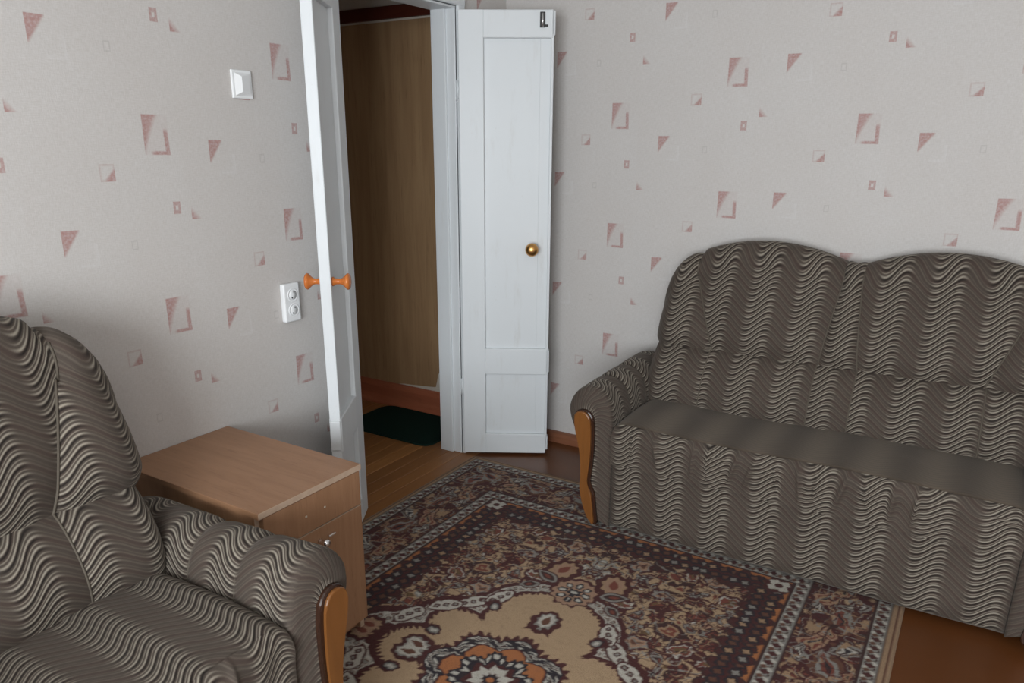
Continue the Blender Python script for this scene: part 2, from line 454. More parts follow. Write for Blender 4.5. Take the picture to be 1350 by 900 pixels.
# ---- door leaves: local x from hinge to free edge, y thickness, z up
def leaf(name, label, hinge, free, side):
    hx, hy = hinge; dx, dy = free[0]-hx, free[1]-hy
    L = math.hypot(dx, dy); ang = math.atan2(dy, dx)
    root = empty(name, (hx, hy, 0), ang); tag(root, label, kind='structure')
    T = .044; y0, y1 = (0, T) if side > 0 else (-T, 0)
    Z0, Z1 = .012, 2.015
    W = L-.012
    def bx(nm, a, b_, z0, z1, inset=0, bev=.003, m='white'):
        return box(nm, (a, y0+inset, z0), (b_, y1-inset, z1), MAT[m], root, bev)
    bx('hinge_stile', 0, .108, Z0, Z1)
    bx('meeting_stile', W-.05, W, Z0+.01, Z1-.01, .0165, .003)
    box('astragal', (W-.004, y0+.003, Z0+.02), (W+.009, y1-.003, Z1-.004), MAT['white'], root, .003)
    bx('rail', .106, W+.004, 1.905, Z1, 0, .004)
    bx('rail', .106, W+.004, .418, .547, 0, .004)
    bx('rail', .106, W+.004, Z0, .113, 0, .004)
    # beads and panels
    for z0, z1 in ((.545, 1.907), (.111, .420)):
        bx('panel', .10, W-.045, z0, z1, .018, .0)
    # chipped rail ends that stick out past the meeting stile
    for z0, z1 in ((1.915, Z1-.003), (.428, .54), (.03, .1)):
        box('rail_end', (W-.002, y0+.003, z0), (W+.014, y1-.003, z1), MAT['white'], root, .004)
    for z in (.35, 1.7):
        lathe('hinge', [(.0001, -.04), (.008, -.04), (.008, .04), (.0001, .04)], MAT['white'], root, 12, Matrix.Translation((-.006, (y0+y1)/2, z)) @ Matrix.Rotation(R(90), 4, 'X'))
    return root, W, y0, y1
lf, W, y0, y1 = leaf('door_1', 'narrow white double-door leaf with gold knob, opened toward the sofa wall', (.022, 0), (.376, .208), 1)
def knob_prof(k): return [(.0001, 0), (.017*k, 0), (.017*k, .004), (.009*k, .006), (.008*k, .02), (.014*k, .026), (.024*k, .034), (.0285*k, .044), (.027*k, .054), (.02*k, .063), (.01*k, .068), (.0001, .069)]
k1 = lathe('knob', knob_prof(1.06), MAT['gold'], lf, 32, Matrix.Translation((W-.075, .009, 1.02)) @ Matrix.Rotation(R(180), 4, 'X')); k1['label'] = 'round gold knob'
lt = box('latch', (W-.052, -.006, 1.945), (W-.03, .002, 2.005), MAT['iron'], lf, .002); lt['label'] = 'black iron bolt at the top'
box('latch_tongue', (W-.032, -.009, 1.948), (W-.018, -.003, 1.956), MAT['iron'], lt, .001)
lathe('latch_pin', [(.0001, -.028), (.0035, -.028), (.0035, .028), (.0001, .028)], MAT['chrome'], lt, 10, Matrix.Translation((W-.041, -.008, 1.972)) @ Matrix.Rotation(R(90), 4, 'X'))
lf2, W, y0, y1 = leaf('door_2', 'narrow white double-door leaf with orange mushroom knobs, folded back toward the cabinet', (.03, -.715), (.228, -1.036), -1)
mush = [(.0001, 0), (.016, 0), (.016, .004), (.011, .008), (.0095, .026), (.012, .034), (.021, .044), (.027, .049), (.028, .054), (.024, .059), (.012, .062), (.0001, .0625)]
kn = lathe('knob', mush, MAT['copper_wood'], lf2, 28, Matrix.Translation((W-.028, y1-.006, 1.03))); kn['label'] = 'orange wooden mushroom knob'
kn = lathe('knob', mush, MAT['copper_wood'], lf2, 28, Matrix.Translation((W-.028, y0+.006, 1.03)) @ Matrix.Rotation(R(180), 4, 'X')); kn['label'] = 'orange wooden mushroom knob'

# ================================================================== RUG
def rug_colors(hw, hl, step):
    c2 = step/2
    nx, ny = int(round(hw/c2)), int(round(hl/c2))
    gx = (np.arange(nx)+.5)*c2; gy = (np.arange(ny)+.5)*c2
    GX, GY = np.meshgrid(gx, gy)
    pal = {k: np.array(lin(*v)) for k, v in dict(cream=(172, 146, 116), tan=(158, 130, 102), dred=(72, 34, 34), brown=(98, 64, 50), grey=(136, 134, 128), white=(184, 180, 170), orange=(164, 104, 64), navy=(38, 35, 42), rust=(116, 62, 50), pink=(160, 128, 106), olive=(102, 80, 54), dbrown=(60, 38, 37)).items()}
    img = np.empty((ny, nx, 3)); img[:] = pal['cream']
    def win(cx, cy, r_):
        i0, i1 = max(0, int((cx-r_)/c2)), min(nx, int((cx+r_)/c2)+2); j0, j1 = max(0, int((cy-r_)/c2)), min(ny, int((cy+r_)/c2)+2)
        if i1 <= i0 or j1 <= j0: return None
        return slice(j0, j1), slice(i0, i1)
    clipm = np.ones((ny, nx), bool)
    def put(sl, m, c): 
        m = m & clipm[sl]; img[sl][m] = pal[c]
    def ell(cx, cy, rx, ry, a, c, serr=0, k=11):
        s = win(cx, cy, max(rx, ry)*1.25)
        if s is None: return
        x, y = GX[s]-cx, GY[s]-cy; ca, sa = math.cos(a), math.sin(a)
        p, q = (x*ca+y*sa)/rx, (-x*sa+y*ca)/ry
        r_ = np.hypot(p, q)
        if serr: r_ = r_*(1+serr*np.sin(k*np.arctan2(q, p)))
        put(s, r_ < 1, c)
    def leafm(cx, cy, l, wd, a, c):
        s = win(cx, cy, l*1.1)
        if s is None: return
        x, y = GX[s]-cx, GY[s]-cy; ca, sa = math.cos(a), math.sin(a)
        p, q = (x*ca+y*sa)/l, (-x*sa+y*ca)/wd
        put(s, (np.abs(p) < 1) & (np.abs(q) < (1-p*p)*(1-.35*p)), c)
    def curve(pts, wd, c):
        for (x0, y0), (x1, y1) in zip(pts, pts[1:]):
            n = max(2, int(math.hypot(x1-x0, y1-y0)/(wd*.6)))
            for t in np.linspace(0, 1, n): ell(x0+(x1-x0)*t, y0+(y1-y0)*t, wd/2, wd/2, 0, c)
    rg = random.Random(7)
    def rosette(cx, cy, r_, a=0, cols=('dred', 'grey', 'rust', 'white'), n=8):
        ell(cx, cy, r_, r_, a, cols[0], .10, n)
        for k in range(n):
            t = a+2*math.pi*k/n; leafm(cx+math.cos(t)*r_*.62, cy+math.sin(t)*r_*.62, r_*.3, r_*.17, t, cols[1])
        ell(cx, cy, r_*.34, r_*.34, 0, cols[2]); ell(cx, cy, r_*.15, r_*.15, 0, cols[3])
    def palmette(cx, cy, r_, a, cols=('dred', 'pink', 'brown', 'grey')):
        ca, sa = math.cos(a), math.sin(a)
        ell(cx, cy, r_, r_*.8, a, cols[0], .07, 9)
        ell(cx+ca*r_*.05, cy+sa*r_*.05, r_*.72, r_*.52, a, cols[3], .1, 9)
        ell(cx+ca*r_*.1, cy+sa*r_*.1, r_*.58, r_*.40, a, cols[1], .08, 9)
        leafm(cx+ca*r_*.12, cy+sa*r_*.12, r_*.4, r_*.2, a, cols[2])
        for sg in (-1, 1): leafm(cx-ca*r_*.75+sa*sg*r_*.4, cy-sa*r_*.75-ca*sg*r_*.4, r_*.45, r_*.13, a+sg*.9, cols[0])
    def boteh(cx, cy, r_, a, cols=('grey', 'dbrown', 'rust')):
        leafm(cx, cy, r_*1.15, r_*.62, a, 'dred'); leafm(cx, cy, r_, r_*.5, a, cols[0]); leafm(cx, cy, r_*.78, r_*.33, a, cols[1]); leafm(cx, cy, r_*.42, r_*.14, a, cols[2])
    # ---------- field: vines, leaves, flowers
    d = np.minimum(hw-GX, (hl-GY)*.97)
    for _ in range(110):
        x, y = rg.uniform(0, .68), rg.uniform(0, 1.05); a = rg.uniform(0, 6.28); cv = rg.choice((-1, 1))*rg.uniform(8, 20); p = [(x, y)]
        for k in range(16):
            a += cv*.012; x += math.cos(a)*.012; y += math.sin(a)*.012; p.append((x, y))
        curve(p, .0075, rg.choice(('dred', 'dred', 'dred', 'brown', 'dbrown')))
    pts = []
    tries = 0
    while tries < 9000 and len(pts) < 560:
        tries += 1
        x, y = rg.uniform(-.01, .68), rg.uniform(-.01, 1.05); kind = rg.random()
        r_ = .050 if len(pts) < 34 else (.030 if len(pts) < 130 else .016)
        if all((x-q[0])**2+(y-q[1])**2 > ((r_+q[2])*.80)**2 for q in pts): pts.append((x, y, r_))
    for x, y, r_ in pts[::-1]:
        a = rg.uniform(0, 6.28); k = rg.random()
        if r_ > .04:
            palmette(x, y, r_, a, rg.choice((('dred', 'pink', 'brown', 'grey'), ('dred', 'rust', 'olive', 'white'), ('dbrown', 'tan', 'rust', 'dred'))))
        elif r_ > .02:
            if k < .35: boteh(x, y, r_*1.1, a)
            elif k < .6: palmette(x, y, r_*1.05, a, ('dred', 'rust', 'olive', 'dbrown'))
            elif k < .8: rosette(x, y, r_, a, ('dred', 'grey', 'navy', 'white'), 6)
            else: rosette(x, y, r_*.95, a, ('dbrown', 'rust', 'dred', 'tan'), 7)
        else:
            if k < .3: leafm(x, y, r_*1.2, r_*.55, a, rg.choice(('dred', 'olive', 'rust', 'brown')))
            elif k < .5: ell(x, y, r_*.85, r_*.7, a, rg.choice(('brown', 'dred', 'rust', 'olive')), .12, 7)
            elif k < .75: ell(x, y, r_*.8, r_*.8, a, 'dred', .15, 5); ell(x, y, r_*.4, r_*.4, a, rg.choice(('grey', 'white', 'pink')))
            else: ell(x, y, r_*.9, r_*.6, a, rg.choice(('grey', 'navy', 'dbrown')), .2, 5); ell(x, y, r_*.35, r_*.25, a, 'white')
    # organic contour vines and a warp that breaks the regular stamps
    def vnoise(cell, seed):
        r2 = np.random.RandomState(seed); gx_, gy_ = int(hw/cell)+3, int(hl/cell)+3
        T_ = r2.rand(gy_, gx_)
        fx, fy = GX/cell, GY/cell; ix, iy = fx.astype(int), fy.astype(int); fx, fy = fx-ix, fy-iy
        fx, fy = fx*fx*(3-2*fx), fy*fy*(3-2*fy)
        return (T_[iy, ix]*(1-fx)+T_[iy, ix+1]*fx)*(1-fy)+(T_[iy+1, ix]*(1-fx)+T_[iy+1, ix+1]*fx)*fy
    def warp(amp, cell, seed):
        wx, wy = (vnoise(cell, seed)-.5)*2*amp, (vnoise(cell, seed+1)-.5)*2*amp
        jx = np.clip(((GX+wx)/c2).astype(int), 0, nx-1); jy = np.clip(((GY+wy)/c2).astype(int), 0, ny-1)
        return img[jy, jx].copy()
    def contours(mask, specs):
        for cell, seed, lev, wd, c in specs:
            img[mask & (np.abs(vnoise(cell, seed)-lev) < wd)] = pal[c]
    img[:] = warp(.016, .022, 31)
    contours(np.ones_like(clipm), ((.05, 51, .55, .022, 'dred'), (.06, 52, .42, .014, 'dbrown'), (.045, 53, .62, .016, 'cream'), (.03, 54, .5, .016, 'grey'), (.05, 55, .35, .02, 'dred')))
    # ---------- medallion
    def es(x, y, cx, cy, rx, ry): return (np.hypot((x-cx)/rx, (y-cy)/ry)-1)*min(rx, ry)
    ang = np.arctan2(GY, GX)
    D = np.minimum.reduce([es(GX, GY, 0, 0, .405, .17), es(GX, GY, 0, .0, .305, .27), es(GX, GY, 0, .30, .195, .185), es(GX, GY, .235, .165, .095, .085)])
    Dw = D+.004*np.abs(np.sin((GX+GY*1.3)*150))
    m = Dw < .075; img[m & (D > .058)] = pal['dred']
    m = (D > 0) & (D < .060); img[m] = pal['dred']
    m = (D > .012) & (D < .052); img[m] = pal['white']
    t = (np.sin(GX*110)*np.sin(GY*110)); img[m & (np.abs(t) > .45) & (D > .018) & (D < .046)] = pal['brown']
    img[m & (np.abs(t) > .72) & (D > .022) & (D < .042)] = pal['grey']
    img[m & (np.abs(t) < .10)] = pal['grey']
    cm = D < 0; img[cm] = pal['cream']
    img[(D < 0) & (D > -.010*np.abs(np.sin((GX-GY)*120)))] = pal['dred']
    # scroll cartouches on the shoulders
    for cx, cy, a in ((.262, .30, -.9), (.33, .235, -.75), (.20, .37, -1.2), (.40, .13, -1.2)):
        ell(cx, cy, .062, .034, a, 'dred'); ell(cx, cy, .054, .027, a, 'white')
        for k in (-1, 0, 1):
            px, py = cx+math.cos(a)*k*.032, cy+math.sin(a)*k*.032
            ell(px, py, .013, .011, a, 'dred', .1, 4); ell(px, py, .006, .005, a, 'grey')
    for cx, cy, a in ((.19, .315, .8), (.285, .105, .3)): palmette(cx, cy, .032, a+3.14, ('dred', 'grey', 'white', 'navy'))
    rosette(0, .525, .085, 0, ('dred', 'pink', 'grey', 'white'), 12); ell(0, .525, .076, .076, 0, 'pink', .07, 12)
    for k in range(8):
        tt = k*math.pi/4; ell(math.cos(tt)*.045, .525+math.sin(tt)*.045, .018, .013, tt, 'navy', .15, 5); ell(math.cos(tt)*.045, .525+math.sin(tt)*.045, .01, .007, tt, 'white')
    ell(0, .525, .022, .022, 0, 'navy', .2, 6); ell(0, .525, .01, .01, 0, 'white')
    palmette(.10, .63, .08, 1.9, ('dred', 'pink', 'rust', 'tan')); palmette(.47, 0.02, .06, 0, ('dred', 'pink', 'rust', 'tan'))
    boteh(.13, .57, .05, .4); boteh(.16, .49, .04, -.6)
    palmette(0, .325, .062, 1.57, ('dred', 'white', 'brown', 'grey')); palmette(.275, 0.02, .06, 0.1, ('dred', 'white', 'brown', 'grey'))
    rr = np.hypot(GX*.92, GY)
    lob = rr-(.160+.030*np.abs(np.cos(ang*4)))
    img[lob < .028+.01*np.sin(ang*46)] = pal['dred']
    img[lob < .012] = pal['navy']
    m = (lob > -.028) & (lob < .008); q = np.sin(ang*26+lob*220)*np.cos(lob*150+ang*9)
    img[m & (q > .08)] = pal['white']; img[m & (q > .62)] = pal['dbrown']
    img[lob < -.030] = pal['dred']; img[lob < -.036] = pal['orange']
    l2 = rr-(.070+.026*np.abs(np.sin(ang*4)))
    img[l2 < .026+.006*np.sin(ang*36)] = pal['navy']; m = l2 < .014; img[m & (np.sin(ang*28) > -.3)] = pal['white']
    img[l2 < -.002] = pal['navy']; rosette(0, 0, .075, 0, ('dred', 'white', 'navy', 'orange'), 10)
    img[D < .075] = warp(.0045, .016, 71)[D < .075]
    # ---------- scalloped dark band inside the guard
    g = .345
    m = d < g+.060; img[m] = pal['orange']
    def scallops(horizontal):
        n = 5 if horizontal else 8
        span = (hw-g if horizontal else hl-g/.97)-.085
        for k in range(n):
            p = (k+.5)/n*span
            cx, cy = (p, hl-g/.97-.066) if horizontal else (hw-g-.066, p)
            rx = span/n*.60
            def band_(dx_, dy_): return (cx+dx_, cy+dy_) if horizontal else (cx+dy_, cy+dx_)
            for o_ in (-.42, .42):
                bx_, by_ = band_(o_*rx, -.01*(o_ > 0)); ell(bx_, by_, rx*.52 if horizontal else .064, .064 if horizontal else rx*.52, 0, 'dbrown', .03, 9)
            for o_ in (-.42, .42):
                bx_, by_ = band_(o_*rx, -.01*(o_ > 0)); ell(bx_, by_, rx*.45 if horizontal else .056, .056 if horizontal else rx*.45, 0, 'dred', .03, 9)
            for q in range(6):
                o_ = -.78+q*.31; px, py = band_(o_*rx, .024*(1 if q % 2 else -1))
                ell(px, py, .021, .021, 0, 'navy', .10, 5); ell(px, py, .0135, .0135, 0, 'dbrown', .10, 5); ell(px, py, .0105, .0105, 0, rg.choice(('tan', 'brown', 'brown', 'grey')), .25, 4)
    scallops(True); scallops(False)
    cx, cy = hw-g-.045, hl-g/.97-.045
    ell(cx, cy, .05, .05, 0, 'dred', .08, 8)
    for k in range(4): ell(cx+math.cos(k*1.57+.78)*.024, cy+math.sin(k*1.57+.78)*.024, .017, .017, 0, 'white', .15, 4)
    ell(cx, cy, .014, .014, 0, 'dred')
    # ---------- guards and main border
    alongx = (hw-GX) > (hl-GY)*.97
    along = np.where(alongx, GX, GY)
    def guard(d0, d1):
        m = (d >= d0) & (d < d1); img[m] = pal['grey']
        mid = (d0+d1)/2; h = (d1-d0)/2
        t = (along % .048)-.024; dd = d-mid
        img[m & (np.abs(dd-np.sin(along*131)*h*.5) < h*.25)] = pal['white']
        img[m & (np.abs(dd+np.sin(along*131)*h*.55) < h*.10)] = pal['dbrown']
        img[m & (np.abs(t)/.013+np.abs(dd)/(h*.62) < 1)] = pal['dred']
        t2 = ((along+.024) % .048)-.024
        img[m & (np.abs(t2)/.010+np.abs(dd-h*.3)/(h*.45) < 1)] = pal['brown']
        for e in (d0, d1): img[np.abs(d-e) < .0042] = pal['dbrown']
    m = (d >= .085) & (d < .29); img[m] = pal['dred']
    clipm[:] = m
    for horizontal in (True, False):
        n = 4 if horizontal else 5; span = hw if horizontal else hl
        clipm[:] = m & (alongx == horizontal)
        for k in range(n*13):
            p = rg.uniform(0, span); q = rg.uniform(.09, .285)
            cx, cy = (p, hl-q) if horizontal else (hw-q, p)
            ell(cx, cy, rg.uniform(.016, .036), rg.uniform(.008, .017), rg.uniform(0, 6), rg.choice(('tan', 'tan', 'cream', 'brown')), .35, 7)
        for k in range(n*14):
            p = rg.uniform(0, span); q = rg.uniform(.09, .285)
            cx, cy = (p, hl-q) if horizontal else (hw-q, p)
            ell(cx, cy, rg.uniform(.008, .016), rg.uniform(.006, .012), rg.uniform(0, 6), rg.choice(('dred', 'dred', 'grey', 'dbrown', 'rust')), .25, 5)
        for k in range(n+1):
            p = (k+.15)/n*span
            for dp, q, l, wd, a, kind in ((0, .17, .095, .050, .35, 0), (.105, .225, .066, .034, -.6, 1), (.10, .135, .062, .030, 2.2, 2), (.17, .19, .04, .022, .2, 1), (.03, .25, .045, .02, .1, 2), (-.02, .108, .04, .016, -.2, 1)):
                cx, cy = (p+dp, hl-q) if horizontal else (hw-q, p+dp)
                aa = a if horizontal else a+1.57
                leafm(cx, cy, l*1.16, wd*1.2, aa, 'dred')
                leafm(cx, cy, l, wd*.95, aa, ('brown', 'pink', 'grey')[kind])
                leafm(cx, cy, l*.8, wd*.68, aa, ('grey', 'rust', 'dbrown')[kind])
                leafm(cx, cy, l*.62, wd*.42, aa, ('rust', 'tan', 'white')[kind])
                leafm(cx, cy, l*.35, wd*.18, aa, 'navy')
    clipm[:] = True
    bm_ = (d >= .085) & (d < .29)
    img[bm_] = warp(.012, .028, 91)[bm_]
    contours(bm_, ((.035, 61, .52, .035, 'tan'), (.05, 62, .40, .020, 'dbrown'), (.04, 63, .6, .024, 'dred'), (.03, 64, .45, .02, 'grey')))
    guard(.29, .345); guard(.033, .085)
    img[d < .033] = pal['tan']*.95
    img[(d < .02) & (d > .014)] = pal['brown']
    # down-sample to the vertex lattice and mirror
    nx2, ny2 = nx//2, ny//2
    q = img[:ny2*2, :nx2*2].reshape(ny2, 2, nx2, 2, 3).mean((1, 3))
    top = np.concatenate([q[:, ::-1], q], 1); full = np.concatenate([top[::-1], top], 0)
    return full
def make_rug():
    hw, hl, st = .976, 1.344, .004
    colr = rug_colors(hw, hl, st); ny, nx = colr.shape[:2]
    xs = (np.arange(nx)-(nx-1)/2)*st; ys = (np.arange(ny)-(ny-1)/2)*st
    XX, YY = np.meshgrid(xs, ys)
    ed = np.minimum.reduce([XX-xs[0], xs[-1]-XX, YY-ys[0], ys[-1]-YY])
    ZZ = .011*np.clip(ed/.006, 0, 1)**.5+.0012*np.sin(XX*9+1)*np.sin(YY*7)*np.clip(ed/.1, 0, 1)
    co = np.stack([XX, YY, ZZ], -1).reshape(-1, 3)
    nb = len(co)
    me = bpy.data.meshes.new('rug')
    i = np.arange(nx*ny).reshape(ny, nx)
    q = np.stack([i[:-1, :-1], i[:-1, 1:], i[1:, 1:], i[1:, :-1]], -1).reshape(-1, 4)
    bott = np.array([[xs[0], ys[0], 0], [xs[-1], ys[0], 0], [xs[-1], ys[-1], 0], [xs[0], ys[-1], 0]])
    me.vertices.add(nb); me.vertices.foreach_set('co', co.astype(np.float32).ravel())
    me.loops.add(q.size); me.loops.foreach_set('vertex_index', q.astype(np.int32).ravel())
    me.polygons.add(len(q)); me.polygons.foreach_set('loop_start', (np.arange(len(q))*4).astype(np.int32))
    me.polygons.foreach_set('use_smooth', np.ones(len(q), bool))
    me.update(calc_edges=True)
    at = me.color_attributes.new('weave', 'FLOAT_COLOR', 'POINT')
    rgba = np.ones((nb, 4), np.float32); rgba[:, :3] = colr.reshape(-1, 3)
    at.data.foreach_set('color', rgba.ravel())
    o = link('rug', me, MAT['rug'], None, (1.056, -1.343, .0005))
    tag(o, 'dark red Persian rug with cream medallion on the brown floor', 'rug')
make_rug()

# ================================================================== UPHOLSTERED SUITE
def suite(name, label, cat, loc, rz, half, humps, dback, seatmat, edge, zoff=0.0, rise=.012, ST=.468):
    """local: x width, front at y=0 facing -y. humps: list of hump centres"""
    root = empty(name, loc, rz); tag(root, label, cat)
    F = MAT['fab']
    yb = lambda z: .35+dback+.40*(z-.47)
    rear = .715+dback
    # --- front panel
    def rbox(nm, x0, x1, yy0, yy1, z0, z1, r_, mat, fn=None, nu=60, nl=10):
        """rounded block skinned as a loft around x; uv u = x, v = girth"""
        ring = []
        for cx, cz, a0 in ((yy0+r_, z0+.01, None), (yy0+r_, z1-r_, 180), (yy1-.02, z1-.02, 90)):
            if a0 is None: ring.append((yy0+.012, z0)); ring.append((yy0, z0+.012)); 
            else:
                rr = r_ if a0 == 180 else .02
                if a0 == 180:
                    for t in np.linspace(0, 1, 6)[1:-1]: ring.append((yy0, z0+.012+(z1-r_-z0-.012)*t))
                for k in range(nl+1):
                    an = R(a0-90*k/nl); ring.append((cx+rr*math.cos(an), cz+rr*math.sin(an)))
                if a0 == 180:
                    for t in np.linspace(0, 1, 16)[1:-1]: ring.append((yy0+r_+(yy1-.02-yy0-r_)*t, z1))
        ring.append((yy1, z0))
        gi = [0]
        for a, b_ in zip(ring, ring[1:]): gi.append(gi[-1]+math.hypot(a[0]-b_[0], a[1]-b_[1]))
        v, uv = [], []
        for j in range(len(ring)):
            for i in range(nu):
                x = x0+(x1-x0)*i/(nu-1); y, z = ring[j]
                if fn: y, z = fn(x, y, z)
                v.append((x, y, z)); uv.append((x, gi[j]-gi[min(6, len(gi)-1)]))
        f = grid_faces(nu, len(ring), flip=False)
        n = len(ring)
        f.append(tuple(j*nu for j in range(n))); f.append(tuple(j*nu+nu-1 for j in range(n))[::-1])
        f.append(tuple(range(nu))[::-1]+tuple((n-1)*nu+i for i in range(nu)))
        return link(nm, mesh(nm, v, f, uv), mat, root)
    wr_ = random.Random(3)
    ph = [wr_.uniform(0, 6.28) for _ in range(8)]
    rbox('front_panel', -half+.002, half-.002, .006, .5, .012, .287, .012, F, lambda x, y, z: (y+.003*math.sin(x*9+ph[0])*(1 if y < .1 else 0), z))
    def seatfn(x, y, z):
        e = min(half-abs(x), .05)/.05
        zz = z
        if z > .4: zz = z-.018*(1-e)**2+.010*math.sin(min(1, max(0, y/.42))*math.pi)-.004*math.sin(x*7+ph[1])
        yy = y
        if y < .12:
            kk = max(0, 1-abs(z-.37)/.1)
            yy = y+.004*kk*(math.sin(x*38+ph[2]+z*20)+.7*math.sin(x*83+ph[3]-z*30))
        return yy, zz
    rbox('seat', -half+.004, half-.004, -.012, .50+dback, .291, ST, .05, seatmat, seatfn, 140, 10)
    # --- apron: the wavy front face of the seat cushion
    v, uv, f = [], [], []
    nu, nv = 260, 14
    tucks = [(-half+.10+k_*.072+wr_.uniform(-.02, .02), wr_.uniform(.004, .008), wr_.uniform(-.02, .02), wr_.uniform(-.05, .05)) for k_ in range(int(1.55*half/.072))]
    for j in range(nv):
        t = j/(nv-1)
        for i in range(nu):
            x = -half+.003+(2*half-.006)*i/(nu-1)
            if t < .7: y, z = -.017, .287+(ST-.046-.287)*t/.7
            else:
                an = (t-.7)/.3*R(62); y, z = .038-.055*math.cos(an), ST-.05+.055*math.sin(an)
            y2, z2 = seatfn(x, y, z); 
            env = max(0, 1-abs(t-.55)/.45)**.6
            puck, sh = 0, 0
            for tx_, tw_, ts_, tilt in tucks:
                e_ = (x-tx_-tilt*(t-.5))/tw_
                if abs(e_) < 4: puck -= .015*math.exp(-e_*e_)*env; sh += ts_*math.exp(-e_*e_*.25)*env
            puck += .003*math.sin(x*41+ph[4]+t*6)*env
            v.append((x, y2+puck, z2+.0015)); uv.append((x+sh, .3+t*.185+.012*math.sin(x*17)*env+sh))
    f = grid_faces(nu, nv)
    link('seat_apron', mesh('seat_apron', v, f, uv), F, root)
    # seam cord under the apron
    tube('piping', [(-half+.01+(2*half-.02)*i/40, -.004+.003*math.sin(i*1.3), .288) for i in range(41)], .0035, MAT['trim_dark'], root)
    # --- backrest
    wing_out = edge; hm = sum(humps)/len(humps)
    def ztop(x):
        b_ = 1.035
        for c in humps: b_ = max(b_, 1.035+.062*max(0, math.cos(max(-math.pi/2, min(math.pi/2, (x-c)/.33*math.pi/2)))))
        dl = wing_out-abs(x-hm)
        if dl < .15: b_ = min(b_, .80+.235*math.sqrt(max(0, 1-(1-dl/.15)**2)))
        return b_+zoff
    seams = [(hm-wing_out, hm-wing_out)]
    n = len(humps)
    for k, c in enumerate(humps):
        lo_t = -.275 if k == 0 else -.29; hi_t = .275 if k == n-1 else .29
        lo_b = -.15 if k == 0 else -.255; hi_b = .15 if k == n-1 else .255
        seams.append((c+lo_t, c+lo_b)); seams.append((c+hi_t, c+hi_b))
    seams.append((hm+wing_out, hm+wing_out))
    ZL = .655
    prof_n = 34
    def backpoint(x, s, t, wing):
        """t 0 at the lumbar line, up the front, over the top and down the back"""
        T = ztop(x); dl = wing_out-abs(x-hm)
        rec = 0
        if dl < .11: rec = .11*(1-math.sqrt(max(0, 1-(1-dl/.11)**2)))
        rz_ = min(.09, max(.02, (T-ZL)*.4))
        zf = T-rz_
        puff = .030*(1-abs(2*s-1)**3.0) if True else 0
        if t < .55:
            k = t/.55; z = ZL+(zf-ZL)*k
            bul = .024*math.sin(math.pi*min(1, k*.85+.12))+.012
            y = yb(z)+.03-bul-puff*(.35+.65*min(1, k*5))+rec
            y += .018*max(0, 1-k*5)**1.5
            return y, z
        ytop = yb(zf)+.03-.012-.024*math.sin(math.pi*.97)-puff+rec
        yr = rear-rec*.3
        if t < .85:
            k = (t-.55)/.3; an = math.pi*(1-k); a_ = (yr-ytop)/2
            return (ytop+yr)/2+a_*math.cos(an), zf+rz_*math.sin(an)*(1-.10*abs(2*s-1)**4)
        k = (t-.85)/.15
        return yr, zf-(zf-.5)*k
    names = []
    for k in range(len(seams)-1):
        wing = k == 0 or k == len(seams)-2 
        nm = 'back_wing' if k % 2 == 0 else 'back_panel'
        (at, ab), (bt, bb) = seams[k], seams[k+1]
        nu = 26 if k % 2 == 0 else 44
        v, uv = [], []
        for j in range(prof_n):
            t = j/(prof_n-1)
            for i in range(nu):
                s = i/(nu-1)
                kk = min(1, t/.55)
                xa, xb = ab+(at-ab)*kk, bb+(bt-bb)*kk
                x = xa+(xb-xa)*s
                x = max(hm-wing_out+1e-4, min(hm+wing_out-1e-4, x))
                y, z = backpoint(x, s, t, wing)
                v.append((x, y, z))
                uv.append((x+.03*k, (z if t < .55 else ztop(x)-.09+(t-.55)*.5)+.1))
        link(nm, mesh(nm, v, grid_faces(nu, prof_n), uv), F, root)
    # piping on the seams
    for k in range(1, len(seams)-1):
        (at, ab) = seams[k]; p = []
        for j in range(26):
            t = j/25*.62; kk = min(1, t/.55); x = ab+(at-ab)*kk; y, z = backpoint(x, 0, t, False); p.append((x, y-.002, z))
        tube('piping', p, .0032, MAT['piping'], root)
    # --- lumbar roll below the panels
    ls = [-half-.02]+[s[1]*1.02 for s in seams[1:-1]]+[half+.02]
    for k in range(len(ls)-1):
        nu, nv = 30, 22; v, uv = [], []
        for j in range(nv):
            t = j/(nv-1)
            for i in range(nu):
                s = i/(nu-1); x = ls[k]+(ls[k+1]-ls[k])*s
                x += (x-sum(humps)/n)*.02*(1-t)
                z = ST-.038+(ZL+.035-ST+.038)*t
                puff = .018*(1-abs(2*s-1)**3)
                y = yb(z)+.032-.052*math.sin(math.pi*min(1, t*1.02))**.75-puff*math.sin(math.pi*t)**.5
                if t > .85: y += .035*((t-.85)/.15)**2
                if k in (0, len(ls)-2):
                    e = s if k == 0 else 1-s
                    y += .03*max(0, 1-e*5)**2
                v.append((x, y, z)); uv.append((x+.05*k, z*1.08+.03))
        link('lumbar_roll', mesh('lumbar_roll', v, grid_faces(nu, nv), uv), F, root)
        if 0 < k:
            p = []
            for j in range(16):
                t = j/15; x = ls[k]*(1); x += (x-sum(humps)/n)*.02*(1-t); z = ST-.038+(ZL+.035-ST+.038)*t
                y = yb(z)+.032-.052*math.sin(math.pi*min(1, t*1.02))**.75
                if t > .85: y += .035*((t-.85)/.15)**2
                p.append((x, y-.001, z))
            tube('piping', p, .0028, MAT['piping'], root)
    # hidden body under back
    box('frame', (-half-.03, .42+dback, .012), (half+.03, rear-.022, .62), F, root, .01)
    # --- arms
    sec = [(.0, .012), (.0, .12), (.0, .25), (.0, .38), (.002, .46), (.012, .515), (.035, .555), (.068, .578), (.105, .582), (.140, .570), (.170, .542), (.188, .508), (.192, .478), (.184, .445), (.168, .41), (.148, .37), (.132, .32), (.122, .26), (.116, .2), (.108, .13), (.098, .07), (.09, .012)]
